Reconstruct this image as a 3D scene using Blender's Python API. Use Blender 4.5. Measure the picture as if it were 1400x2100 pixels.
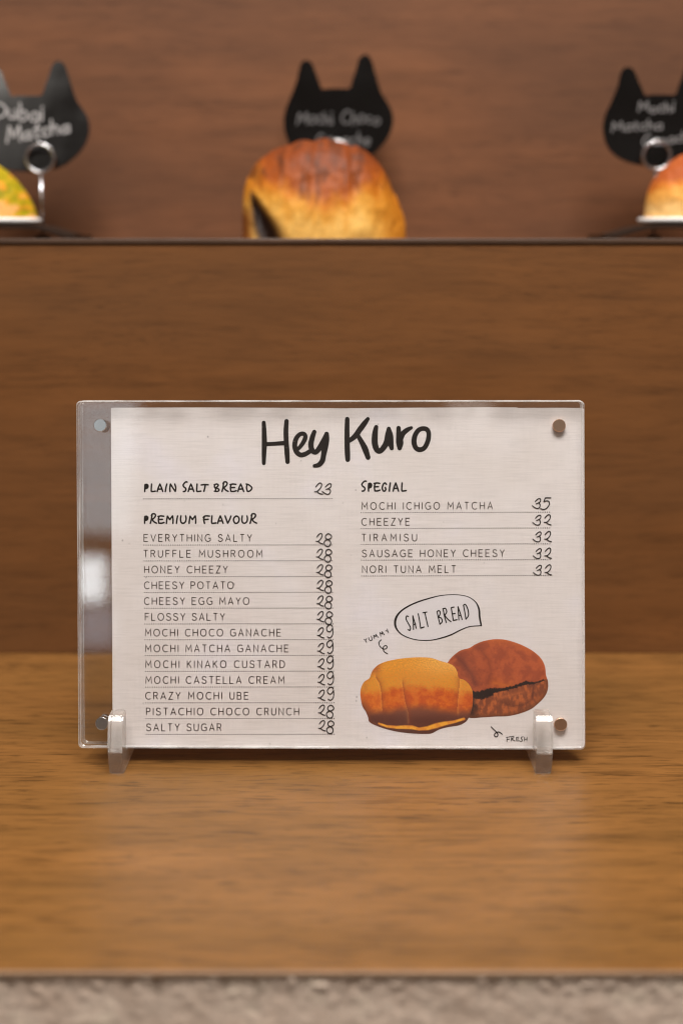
import bpy, bmesh, math, random
from mathutils import Vector, Matrix, noise
R_ = math.radians
random.seed(7)
C = bpy.context.scene.collection
for o in list(bpy.data.objects): bpy.data.objects.remove(o)
SC = bpy.context.scene

# ------------------------------------------------------------------ camera
PITCH = math.atan(550 / 2917.0)
FPX, CX, CY = 2917.0, 700.0, 1050.0
CAM = Vector((0, -0.6035, 0.23))
cam_d = bpy.data.cameras.new('camera'); cam = bpy.data.objects.new('camera', cam_d); C.objects.link(cam)
cam.location = CAM; cam.rotation_euler = (math.pi / 2 - PITCH, 0, 0)
cam_d.sensor_fit = 'VERTICAL'; cam_d.sensor_height = 36.0; cam_d.sensor_width = 24.0; cam_d.lens = FPX / 2100 * 36
cam_d.clip_start = 0.01; cam_d.clip_end = 50
cam_d.dof.use_dof = True; cam_d.dof.focus_distance = 0.636; cam_d.dof.aperture_fstop = 4.3
SC.camera = cam

# ------------------------------------------------------------------ world and lamps
world = bpy.data.worlds.new('World'); SC.world = world; world.use_nodes = True
wn = world.node_tree.nodes; wl = world.node_tree.links
bg = wn['Background']
wtc = wn.new('ShaderNodeTexCoord'); wnz = wn.new('ShaderNodeTexNoise'); wnz.inputs['Scale'].default_value = 2.6; wnz.inputs['Detail'].default_value = 1.5
wrp = wn.new('ShaderNodeValToRGB')
wrp.color_ramp.elements[0].position = 0.36; wrp.color_ramp.elements[0].color = (0.20, 0.125, 0.075, 1)
wrp.color_ramp.elements[1].position = 0.66; wrp.color_ramp.elements[1].color = (0.52, 0.43, 0.35, 1)
wl.new(wtc.outputs['Generated'], wnz.inputs['Vector']); wl.new(wnz.outputs['Fac'], wrp.inputs['Fac']); wl.new(wrp.outputs['Color'], bg.inputs['Color'])
bg.inputs['Strength'].default_value = 0.32

def area_lamp(name, loc, target, sx, sy, power, col):
    d = bpy.data.lights.new(name, 'AREA'); d.shape = 'RECTANGLE'; d.size = sx; d.size_y = sy; d.energy = power; d.color = col
    o = bpy.data.objects.new(name, d); C.objects.link(o); o.location = loc
    o.rotation_euler = (Vector(target) - Vector(loc)).to_track_quat('-Z', 'Y').to_euler()
    return o
area_lamp('ceiling_panel_lamp', (0.05, -0.62, 1.55), (0, 0.05, 0.05), 0.9, 0.5, 44, (1.0, 0.957, 0.91))
def spot_disk(name, loc, target, size, power, col):
    d = bpy.data.lights.new(name, 'AREA'); d.shape = 'DISK'; d.size = size; d.energy = power; d.color = col
    o = bpy.data.objects.new(name, d); C.objects.link(o); o.location = loc
    o.rotation_euler = (Vector(target) - Vector(loc)).to_track_quat('-Z', 'Y').to_euler()
for lx, ly, lz, p in ((-0.75, -0.35, 1.5, 1.7), (0.75, -0.3, 1.5, 1.7), (0.0, 0.0, 1.7, 1.7), (-0.4, -1.3, 1.3, 1.5), (0.55, -1.35, 1.3, 1.5)):
    spot_disk('downlight_lamp', (lx, ly, lz), (0, 0.1, 0.1), 0.07, p, (1.0, 0.93, 0.84))

# the shop window behind the camera to the left, seen mirrored in the acrylic
area_lamp('shop_window_lamp', (-0.65, -2.6, 0.66), (-0.05, 0.0, 0.12), 0.34, 0.40, 0.60, (0.80, 0.92, 1.0))
area_lamp('window_gap_lamp', (-0.575, -2.58, 0.345), (-0.05, 0.0, 0.12), 0.075, 0.10, 0.13, (0.95, 0.98, 1.0))
area_lamp('low_window_lamp', (-0.555, -2.57, 0.235), (-0.05, 0.0, 0.12), 0.09, 0.09, 0.028, (0.75, 0.85, 1.0))
area_lamp('far_lamp', (0.30, -2.6, 0.76), (0.0, 0.0, 0.12), 0.10, 0.10, 0.03, (1.0, 0.93, 0.85))

SC.view_settings.view_transform = 'Standard'; SC.view_settings.look = 'None'
SC.view_settings.gamma = 1.0; SC.view_settings.exposure = 0.0; SC.view_settings.use_curve_mapping = False
SC.render.engine = 'CYCLES'
SC.cycles.pixel_filter_type = 'BLACKMAN_HARRIS'; SC.cycles.filter_width = 1.15
SC.cycles.transparent_max_bounces = 24; SC.cycles.max_bounces = 14; SC.cycles.transmission_bounces = 12

# ------------------------------------------------------------------ layout helpers
def ray(px, py):
    F = Vector((0, math.cos(PITCH), -math.sin(PITCH))); U = Vector((0, math.sin(PITCH), math.cos(PITCH)))
    return F + Vector(((px - CX) / FPX, 0, 0)) - U * ((py - CY) / FPX)
def at(px, py, y):                          # the point seen at a pixel, on the vertical plane at world y
    r = ray(px, py); return CAM + r * ((y - CAM.y) / r.y)

class Frame:                                # a flat thing's own axes: x right, y into it, z up along it
    def __init__(s, origin, lean=0.0, roll=0.0, yaw=0.0):
        s.M = Matrix.Translation(origin) @ Matrix.Rotation(yaw, 4, 'Z') @ Matrix.Rotation(-lean, 4, 'X') @ Matrix.Rotation(roll, 4, 'Y')
        s.inv = s.M.inverted()
    def loc(s, px, py, d=0.0):
        o = s.inv @ CAM; r = s.inv.to_3x3() @ ray(px, py)
        t = (d - o.y) / r.y
        return (o.x + r.x * t, d, o.z + r.z * t)

def obj(name, verts, faces, mat, parent=None, smooth=False, mats=None, fm=None):
    me = bpy.data.meshes.new(name); me.from_pydata([tuple(v) for v in verts], [], faces); me.validate(); me.update()
    if mats:
        for m in mats: me.materials.append(m)
        if fm:
            for p, k in zip(me.polygons, fm): p.material_index = k
    else: me.materials.append(mat)
    if smooth:
        for p in me.polygons: p.use_smooth = True
    o = bpy.data.objects.new(name, me); C.objects.link(o)
    if parent is not None: o.parent = parent
    return o
def obj_bm(name, bm, mat, parent=None, smooth=False):
    me = bpy.data.meshes.new(name); bmesh.ops.recalc_face_normals(bm, faces=bm.faces); bm.to_mesh(me); bm.free(); me.materials.append(mat)
    if smooth:
        for p in me.polygons: p.use_smooth = True
    o = bpy.data.objects.new(name, me); C.objects.link(o)
    if parent is not None: o.parent = parent
    return o
def tag(o, label=None, cat=None, group=None, kind=None):
    if label: o['label'] = label
    if cat: o['category'] = cat
    if group: o['group'] = group
    if kind: o['kind'] = kind
    return o
def empty(name, M):
    o = bpy.data.objects.new(name, None); C.objects.link(o); o.matrix_world = M; o.empty_display_size = 0.02
    return o

# ------------------------------------------------------------------ materials
def lin(c):
    return tuple((x / 255 / 12.92) if x / 255 <= 0.04045 else ((x / 255 + 0.055) / 1.055) ** 2.4 for x in c) + (1,)
def newmat(name):
    m = bpy.data.materials.new(name); m.use_nodes = True
    nt = m.node_tree; return m, nt, nt.nodes['Principled BSDF'], nt.nodes, nt.links
def simple(name, col, rough=0.5, metal=0.0, spec=0.5):
    m, nt, b, N, L = newmat(name)
    b.inputs['Base Color'].default_value = col; b.inputs['Roughness'].default_value = rough
    b.inputs['Metallic'].default_value = metal; b.inputs['Specular IOR Level'].default_value = spec
    return m
def mapping(N, L, scale, loc=(0, 0, 0), src=None):
    if src is None: src = N.new('ShaderNodeTexCoord').outputs['Object']
    mp = N.new('ShaderNodeMapping'); mp.inputs['Scale'].default_value = scale; mp.inputs['Location'].default_value = loc
    L.new(src, mp.inputs['Vector']); return mp.outputs['Vector']
def nz(N, L, vec, scale=1.0, detail=4, rough=0.55, dist=0.0):
    n = N.new('ShaderNodeTexNoise'); n.inputs['Scale'].default_value = scale; n.inputs['Detail'].default_value = detail
    n.inputs['Roughness'].default_value = rough; n.inputs['Distortion'].default_value = dist; L.new(vec, n.inputs['Vector']); return n.outputs['Fac']
def ramp(N, L, fac, stops):
    r = N.new('ShaderNodeValToRGB'); el = r.color_ramp.elements
    while len(el) > 1: el.remove(el[-1])
    el[0].position = stops[0][0]; el[0].color = stops[0][1]
    for p, c in stops[1:]:
        e = el.new(p); e.color = c
    L.new(fac, r.inputs['Fac']); return r.outputs['Color']
def mixc(N, L, a, b, fac, mode='MIX'):
    m = N.new('ShaderNodeMix'); m.data_type = 'RGBA'; m.blend_type = mode
    for s, v in ((m.inputs[0], fac), (m.inputs[6], a), (m.inputs[7], b)):
        if hasattr(v, 'is_linked'): L.new(v, s)
        else: s.default_value = v
    return m.outputs[2]
def g(v): return (v, v, v, 1)

def wood(name, base, seed, hue_alt, blotch=0.5, fine=1.0, rough=0.42, contrast=1.0, gs=1.0, floor=0.0):
    m, nt, b, N, L = newmat(name)
    tc = N.new('ShaderNodeTexCoord').outputs['Object']
    # slow waviness of the grain
    wv = N.new('ShaderNodeTexNoise'); wv.inputs['Scale'].default_value = 1.0; wv.inputs['Detail'].default_value = 2
    L.new(mapping(N, L, (5, 9, 9), (seed, 3, 1), tc), wv.inputs['Vector'])
    sub = N.new('ShaderNodeVectorMath'); sub.operation = 'SUBTRACT'; L.new(wv.outputs['Color'], sub.inputs[0]); sub.inputs[1].default_value = (0.5, 0.5, 0.5)
    mul = N.new('ShaderNodeVectorMath'); mul.operation = 'MULTIPLY'; L.new(sub.outputs[0], mul.inputs[0]); mul.inputs[1].default_value = (0.0, 0.016, 0.016)
    add = N.new('ShaderNodeVectorMath'); L.new(tc, add.inputs[0]); L.new(mul.outputs[0], add.inputs[1]); src = add.outputs[0]
    big = nz(N, L, mapping(N, L, (5, 16, 16), (seed, 0, 0), src), 1, 3, 0.5)
    med = nz(N, L, mapping(N, L, (11, 95 * gs, 95), (seed + 3, 1, 0), src), 1, 5, 0.62)
    stk = nz(N, L, mapping(N, L, (26, 420 * gs, 420), (seed + 5, 2, 0), src), 1, 4, 0.65)
    por = nz(N, L, mapping(N, L, (38, 2300 * gs * gs, 1500), (seed + 8, 4, 0), src), 1, 2, 0.5)
    dia = nz(N, L, mapping(N, L, (60, 700 * gs, 700), (seed + 11, 4, 0), src), 1, 3, 0.6)
    c1 = [x * (1 - 0.30 * contrast) for x in base[:3]] + [1]; c2 = [x * (1 + 0.26 * contrast) for x in base[:3]] + [1]
    col = ramp(N, L, med, [(0.30, tuple(c1)), (0.50, base), (0.72, tuple(c2))])
    bl = ramp(N, L, big, [(0.35, g(0.0)), (0.68, g(1.0))])
    fm = N.new('ShaderNodeMath'); fm.operation = 'MULTIPLY'; L.new(bl, fm.inputs[0]); fm.inputs[1].default_value = blotch
    col = mixc(N, L, col, hue_alt, fm.outputs[0])
    s2 = ramp(N, L, stk, [(0.30, g(1 - 0.34 * fine)), (0.46, g(0.98)), (0.72, g(1.0 + 0.10 * fine))])
    col = mixc(N, L, col, s2, 1.0, 'MULTIPLY')
    d2 = ramp(N, L, dia, [(0.30, g(1 - 0.50 * fine)), (0.42, g(1.0))])
    col = mixc(N, L, col, d2, 0.8, 'MULTIPLY')
    # pores: short dark dashes, only where the coarser mask lets them through
    mk = ramp(N, L, nz(N, L, mapping(N, L, (9, 60, 60), (seed + 13, 7, 0), src), 1, 3), [(0.42, g(floor)), (0.58, g(1.0))])
    p2 = ramp(N, L, por, [(0.35, g(0.45)), (0.46, g(1.0))])
    pf = N.new('ShaderNodeMath'); pf.operation = 'MULTIPLY'; L.new(mk, pf.inputs[0]); pf.inputs[1].default_value = 0.8 * fine
    col = mixc(N, L, col, p2, pf.outputs[0], 'MULTIPLY')
    L.new(col, b.inputs['Base Color'])
    rr = ramp(N, L, big, [(0.3, g(rough - 0.05)), (0.7, g(rough + 0.08))]); L.new(rr, b.inputs['Roughness'])
    b.inputs['Specular IOR Level'].default_value = 0.28
    bp = N.new('ShaderNodeBump'); bp.inputs['Strength'].default_value = 0.25; bp.inputs['Distance'].default_value = 0.0003
    L.new(stk, bp.inputs['Height']); L.new(bp.outputs['Normal'], b.inputs['Normal'])
    return m
M_SHELF = wood('shelf_veneer', (0.214, 0.094, 0.025, 1), 1.7, (0.160, 0.074, 0.018, 1), 0.75, 0.95, 0.38, 0.85, 0.50, 0.5)
M_RISER = wood('riser_veneer', (0.158, 0.063, 0.019, 1), 14.2, (0.126, 0.052, 0.016, 1), 0.7, 0.55, 0.5, 0.7)
M_BACK = wood('back_panel_veneer', (0.172, 0.068, 0.029, 1), 33.1, (0.112, 0.046, 0.021, 1), 1.0, 0.6, 0.55, 0.8)
M_TRIM = wood('edge_band', (0.33, 0.215, 0.14, 1), 4.4, (0.26, 0.165, 0.105, 1), 0.8, 0.4, 0.35, 0.5)
M_TRIM2 = wood('upper_edge_band', (0.090, 0.050, 0.032, 1), 9.4, (0.065, 0.038, 0.025, 1), 0.8, 0.4, 0.3, 0.5)

def plaster():
    m, nt, b, N, L = newmat('rough_plaster')
    tc = N.new('ShaderNodeTexCoord').outputs['Object']
    a = nz(N, L, tc, 90, 4, 0.6); c = nz(N, L, tc, 420, 3, 0.6)
    col = ramp(N, L, a, [(0.32, (0.58, 0.44, 0.345, 1)), (0.55, (0.66, 0.52, 0.42, 1)), (0.75, (0.76, 0.63, 0.50, 1))])
    col = mixc(N, L, col, ramp(N, L, c, [(0.3, g(0.8)), (0.7, g(1.12))]), 1.0, 'MULTIPLY')
    L.new(col, b.inputs['Base Color']); b.inputs['Roughness'].default_value = 0.85
    return m
M_PLASTER = plaster()

def acrylic(name, haze, rough=0.03, tint=(0.97, 0.975, 0.975, 1)):
    m, nt, b, N, L = newmat(name); N.remove(b)
    out = N['Material Output']
    tr = N.new('ShaderNodeBsdfTransparent'); tr.inputs['Color'].default_value = tint
    gl = N.new('ShaderNodeBsdfGlossy'); gl.inputs['Roughness'].default_value = rough; gl.inputs['Color'].default_value = (1, 1, 1, 1)
    fr = N.new('ShaderNodeFresnel'); fr.inputs['IOR'].default_value = 1.49
    df = N.new('ShaderNodeBsdfDiffuse'); df.inputs['Color'].default_value = (0.8, 0.8, 0.8, 1)
    # faint dust and wipe marks in the surface
    tc = N.new('ShaderNodeTexCoord').outputs['Object']
    w = ramp(N, L, nz(N, L, mapping(N, L, (60, 60, 25), (0, 0, 0), tc), 1, 4, 0.6), [(0.35, g(haze * 0.35)), (0.7, g(min(1.0, haze * 1.8)))])
    geo = N.new('ShaderNodeNewGeometry')
    m1 = N.new('ShaderNodeMixShader'); L.new(w, m1.inputs[0]); L.new(tr.outputs[0], m1.inputs[1]); L.new(df.outputs[0], m1.inputs[2])
    # only the outward side mirrors at the slab's own 4 percent
    m2 = N.new('ShaderNodeMixShader'); L.new(fr.outputs[0], m2.inputs[0]); L.new(m1.outputs[0], m2.inputs[1]); L.new(gl.outputs[0], m2.inputs[2])
    m3 = N.new('ShaderNodeMixShader'); L.new(geo.outputs['Backfacing'], m3.inputs[0]); L.new(m2.outputs[0], m3.inputs[1])
    m4 = N.new('ShaderNodeMixShader'); m4.inputs[0].default_value = 0.04; L.new(m1.outputs[0], m4.inputs[1]); L.new(gl.outputs[0], m4.inputs[2])
    L.new(m4.outputs[0], m3.inputs[2])
    L.new(m3.outputs[0], out.inputs['Surface'])
    return m
M_ACR = acrylic('clear_acrylic', 0.004)
M_ACR_EDGE = acrylic('acrylic_cut_edge', 0.30, 0.15)
def glass(name, rough=0.02, col=(1, 1, 1, 1)):
    m, nt, b, N, L = newmat(name)
    b.inputs['Base Color'].default_value = col; b.inputs['Transmission Weight'].default_value = 1.0
    b.inputs['IOR'].default_value = 1.49; b.inputs['Roughness'].default_value = rough
    tc = N.new('ShaderNodeTexCoord').outputs['Object']
    bp = N.new('ShaderNodeBump'); bp.inputs['Strength'].default_value = 0.15; bp.inputs['Distance'].default_value = 0.0006
    L.new(nz(N, L, tc, 300, 3, 0.6), bp.inputs['Height']); L.new(bp.outputs['Normal'], b.inputs['Normal'])
    tr = N.new('ShaderNodeBsdfTransparent'); df = N.new('ShaderNodeBsdfDiffuse'); df.inputs['Color'].default_value = (0.85, 0.83, 0.80, 1)
    a = N.new('ShaderNodeMixShader'); a.inputs[0].default_value = 0.22; L.new(b.outputs[0], a.inputs[1]); L.new(tr.outputs[0], a.inputs[2])
    c = N.new('ShaderNodeMixShader'); c.inputs[0].default_value = 0.085; L.new(a.outputs[0], c.inputs[1]); L.new(df.outputs[0], c.inputs[2])  # pale diffuse share stands in for bright reflections inside the foot
    L.new(c.outputs[0], N['Material Output'].inputs['Surface'])
    return m
M_FOOT = glass('clear_acrylic_foot', 0.02, (0.99, 0.985, 0.975, 1))

def paper():
    m, nt, b, N, L = newmat('linen_paper')
    tc = N.new('ShaderNodeTexCoord').outputs['Object']
    lines = nz(N, L, mapping(N, L, (70, 1, 1500), (0, 0, 0), tc), 1, 3, 0.6)
    lin2 = nz(N, L, mapping(N, L, (900, 1, 60), (4, 0, 0), tc), 1, 2, 0.6)
    blot = nz(N, L, mapping(N, L, (28, 1, 28), (8, 0, 0), tc), 1, 3, 0.5)
    col = ramp(N, L, blot, [(0.35, (0.73, 0.665, 0.645, 1)), (0.55, (0.76, 0.70, 0.69, 1)), (0.72, (0.77, 0.72, 0.75, 1))])
    col = mixc(N, L, col, ramp(N, L, lines, [(0.30, g(0.91)), (0.52, g(1.0)), (0.75, g(1.04))]), 1.0, 'MULTIPLY')
    col = mixc(N, L, col, ramp(N, L, lin2, [(0.30, g(0.97)), (0.6, g(1.0))]), 1.0, 'MULTIPLY')
    sp = N.new('ShaderNodeTexVoronoi'); sp.inputs['Scale'].default_value = 1.0; L.new(mapping(N, L, (190, 1, 150), (2, 0, 5), tc), sp.inputs['Vector'])
    s = ramp(N, L, sp.outputs['Distance'], [(0.05, g(0.55)), (0.10, g(1.0))])
    spm = ramp(N, L, nz(N, L, mapping(N, L, (95, 1, 95), (12, 0, 0), tc), 1, 2), [(0.52, g(0.0)), (0.62, g(1.0))])
    col = mixc(N, L, col, s, spm, 'MULTIPLY')
    L.new(col, b.inputs['Base Color']); b.inputs['Roughness'].default_value = 0.55
    bp = N.new('ShaderNodeBump'); bp.inputs['Strength'].default_value = 0.3; bp.inputs['Distance'].default_value = 0.0001
    L.new(lines, bp.inputs['Height']); L.new(bp.outputs['Normal'], b.inputs['Normal'])
    return m
M_PAPER = paper()
def ink(name, c, worn=0.0):
    m, nt, b, N, L = newmat(name)
    tc = N.new('ShaderNodeTexCoord').outputs['Object']
    col = ramp(N, L, nz(N, L, tc, 120, 4, 0.6), [(0.3, c), (0.7, tuple(x * 1.5 for x in c[:3]) + (1,))])
    if worn:
        col = mixc(N, L, col, ramp(N, L, nz(N, L, mapping(N, L, (300, 1, 900), (0, 0, 0), tc), 1, 3), [(0.66, g(0)), (0.74, (0.35, 0.3, 0.27, 1))]), worn, 'ADD')
    L.new(col, b.inputs['Base Color']); b.inputs['Roughness'].default_value = 0.7; b.inputs['Specular IOR Level'].default_value = 0.12
    return m
M_INK = ink('black_ink', (0.008, 0.005, 0.004, 1), 0.25)
M_INK2 = ink('thin_grey_ink', (0.050, 0.034, 0.027, 1))
M_INK3 = ink('dot_ink', (0.022, 0.015, 0.012, 1))
M_BUBBLE = simple('bubble_white', (0.72, 0.68, 0.70, 1), 0.55)
def printed():
    m, nt, b, N, L = newmat('printed_photo')
    a = N.new('ShaderNodeVertexColor'); a.layer_name = 'Col'; L.new(a.outputs['Color'], b.inputs['Base Color']); b.inputs['Roughness'].default_value = 0.55
    return m
M_PRINT = printed()
def crust(name, rough=0.6, bump=0.4):
    m, nt, b, N, L = newmat(name)
    a = N.new('ShaderNodeVertexColor'); a.layer_name = 'Col'
    tc = N.new('ShaderNodeTexCoord').outputs['Object']
    f = nz(N, L, tc, 700, 4, 0.65)
    col = mixc(N, L, a.outputs['Color'], ramp(N, L, f, [(0.3, g(0.75)), (0.7, g(1.15))]), 1.0, 'MULTIPLY')
    L.new(col, b.inputs['Base Color']); b.inputs['Roughness'].default_value = rough; b.inputs['Specular IOR Level'].default_value = 0.3
    bp = N.new('ShaderNodeBump'); bp.inputs['Strength'].default_value = bump; bp.inputs['Distance'].default_value = 0.0008
    L.new(nz(N, L, tc, 220, 5, 0.6), bp.inputs['Height']); L.new(bp.outputs['Normal'], b.inputs['Normal'])
    return m
M_CRUST = crust('bread_crust')
M_MAGNET = simple('polished_magnet', (0.62, 0.60, 0.58, 1), 0.22, 1.0)
M_STEEL = simple('steel_wire', (0.55, 0.54, 0.56, 1), 0.25, 1.0)
M_PLATE = simple('white_glaze', (0.88, 0.86, 0.85, 1), 0.25)
M_TRAY = simple('dark_tray', (0.016, 0.007, 0.003, 1), 0.6, 0.0, 0.25)
def card_mat():
    m, nt, b, N, L = newmat('black_gloss_acrylic')
    tc = N.new('ShaderNodeTexCoord').outputs['Object']
    b.inputs['Base Color'].default_value = (0.003, 0.0025, 0.0025, 1)
    L.new(ramp(N, L, nz(N, L, tc, 25, 3), [(0.3, g(0.08)), (0.7, g(0.22))]), b.inputs['Roughness'])
    return m
M_CARD = card_mat()
CHALK = [simple('marker_pale', (v, v * .95, v * .95, 1), 0.8, 0.0, 0.1) for v in (0.11, 0.30, 0.16)]

# ------------------------------------------------------------------ setting
def box(x0, x1, y0, y1, z0, z1, bev=0.0, seg=2):
    bm = bmesh.new(); bmesh.ops.create_cube(bm, size=1)
    for v in bm.verts: v.co = Vector((x0 + (v.co.x + .5) * (x1 - x0), y0 + (v.co.y + .5) * (y1 - y0), z0 + (v.co.z + .5) * (z1 - z0)))
    if bev: bmesh.ops.bevel(bm, geom=list(bm.edges), offset=bev, segments=seg, affect='EDGES', profile=0.5)
    return bm
YF = at(700, 1995, 0).y
def ground_y(py, z):                        # world y where a pixel row meets height z
    r = ray(700, py); return CAM.y + r.y * ((z - CAM.z) / r.z)
YF = ground_y(1994, 0.0); YR = ground_y(1340, 0.0)
ZU = at(700, 489, YR).z
YB = YR + 0.150
tag(obj_bm('lower_shelf', box(-0.9, 0.9, YF + 0.0010, YR + 0.02, -0.0034, 0.0), M_SHELF), kind='structure')
e = tag(obj_bm('lower_shelf_edge_band', box(-0.9, 0.9, YF - 0.0004, YF + 0.0009, -0.0016, 0.0002, 0.0003), M_TRIM), kind='structure')
tag(obj_bm('riser_panel', box(-0.9, 0.9, YR, YR + 0.018, 0.0003, ZU - 0.0034), M_RISER), kind='structure')
tag(obj_bm('upper_shelf', box(-0.9, 0.9, YR + 0.0012, YB, ZU - 0.018, ZU - 0.0002), M_RISER), kind='structure').location.y = 0.0185 - 0.0012
tag(obj_bm('upper_shelf_edge_band', box(-0.9, 0.9, YR - 0.0010, YR + 0.0184, ZU - 0.0028, ZU, 0.0005), M_TRIM2), kind='structure')
tag(obj_bm('back_panel', box(-0.9, 0.9, YB + 0.0175, YB + 0.035, ZU - 0.03, 0.95), M_BACK), kind='structure')
# rough plaster counter front, real relief
nx, nzz = 700, 90
V = []; F = []
for j in range(nzz + 1):
    for i in range(nx + 1):
        x = -0.22 + 0.44 * i / nx; z = -0.0017 - 0.05 * j / nzz
        p = Vector((x * 260, z * 300, 0))
        p = Vector((p.x * 0.8 + p.y * 0.45, p.y * 0.9 - p.x * 0.25, 0)); h = noise.noise(p) * 0.35 + noise.noise(p * 0.4 + Vector((9, 2, 0))) * 0.6 + noise.noise(p * 2.3) * 0.2
        top = math.exp(j * -0.13)
        h = max(h, -0.35) * 0.0005 + top * max(0, noise.noise(Vector((x * 280, z * 300, 5))) + 0.05) * 0.0022
        V.append((x, YF + 0.0006 - h, z))
for j in range(nzz):
    for i in range(nx):
        a = j * (nx + 1) + i; F.append((a, a + nx + 1, a + nx + 2, a + 1))
tag(obj('counter_front', V, F, M_PLASTER, smooth=True), kind='structure')
tag(obj_bm('counter_body', box(-0.9, 0.9, YF + 0.003, YR, -0.5, -0.0036), M_PLASTER), kind='structure')

# ------------------------------------------------------------------ curves and ribbons (in the print's own pixel grid)
def catmull(pts, n=6, closed=False):
    P = [tuple(p) for p in pts]; out = []
    m = len(P)
    rng = range(m if closed else m - 1)
    for i in rng:
        if closed: a, b, c, d = P[(i - 1) % m], P[i], P[(i + 1) % m], P[(i + 2) % m]
        else: a, b, c, d = P[max(i - 1, 0)], P[i], P[i + 1], P[min(i + 2, m - 1)]
        for k in range(n):
            t = k / n
            out.append(tuple(0.5 * ((2 * b[q]) + (-a[q] + c[q]) * t + (2 * a[q] - 5 * b[q] + 4 * c[q] - d[q]) * t * t + (-a[q] + 3 * b[q] - 3 * c[q] + d[q]) * t ** 3) for q in range(len(b))))
    if not closed: out.append(P[-1])
    return out
def arc(cx, cy, rx, ry, a0, a1, n=10):
    return [(cx + rx * math.cos(R_(a0 + (a1 - a0) * k / n)), cy + ry * math.sin(R_(a0 + (a1 - a0) * k / n))) for k in range(n + 1)]

class Flat:
    def __init__(s, frame, d): s.f = frame; s.d = d; s.v = []; s.F = []; s.k = 0
    def ribbon(s, pts, w=2.0, closed=False, caps=True):
        pts = [(p[0], p[1], (p[2] if len(p) > 2 else w)) for p in pts]
        q = [pts[0]]
        for p in pts[1:]:
            if math.hypot(p[0] - q[-1][0], p[1] - q[-1][1]) > 0.02: q.append(p)
        pts = q; n = len(pts)
        if n < 2: return
        base = s.d - (s.k % 6) * 1.1e-5; s.k += 1; slope = 9e-6
        i0 = len(s.v); ds = []
        for i, (x, y, ww) in enumerate(pts):
            if closed: a, b = pts[(i - 1) % n], pts[(i + 1) % n]
            else: a, b = pts[max(i - 1, 0)], pts[min(i + 1, n - 1)]
            def nrm(u, v):
                l = math.hypot(v[0] - u[0], v[1] - u[1]) or 1; return ((v[0] - u[0]) / l, (v[1] - u[1]) / l)
            t1 = nrm(a, (x, y)) if (a[0], a[1]) != (x, y) else nrm((x, y), b)
            t2 = nrm((x, y), b) if (b[0], b[1]) != (x, y) else t1
            tx, ty = t1[0] + t2[0], t1[1] + t2[1]; l = math.hypot(tx, ty) or 1; tx, ty = tx / l, ty / l
            cs = max(0.45, abs(tx * t2[0] + ty * t2[1])); h = ww / 2 / cs
            dd = base - slope * i / n
            ds.append((tx, ty, dd))
            s.v.append((x - ty * h, y + tx * h, dd)); s.v.append((x + ty * h, y - tx * h, dd))
        for i in range(n if closed else n - 1):
            a = i0 + 2 * i; b = i0 + 2 * ((i + 1) % n); s.F.append((a, a + 1, b + 1, b))
        if caps and not closed:
            for e, sg in ((0, -1), (n - 1, 1)):
                x, y, ww = pts[e]; tx, ty, dd = ds[e]; r = ww / 2; th0 = math.atan2(ty * sg, tx * sg)
                idx = []
                for k in range(1, 6):
                    th = th0 - math.pi / 2 + math.pi * k / 6
                    idx.append(len(s.v)); s.v.append((x + r * math.cos(th), y + r * math.sin(th), dd))
                A = i0 + 2 * e
                p0, p1 = (A + 1, A) if sg > 0 else (A, A + 1)
                s.F.append(tuple([p0] + idx + [p1]))
    def poly(s, pts):
        i0 = len(s.v); base = s.d - (s.k % 6) * 1.1e-5; s.k += 1
        for p in pts: s.v.append((p[0], p[1], base))
        s.F.append(tuple(range(i0, i0 + len(pts))))
    def build(s, name, mat, parent):
        return obj(name, [s.f.loc(*v) for v in s.v], s.F, mat, parent)

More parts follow.
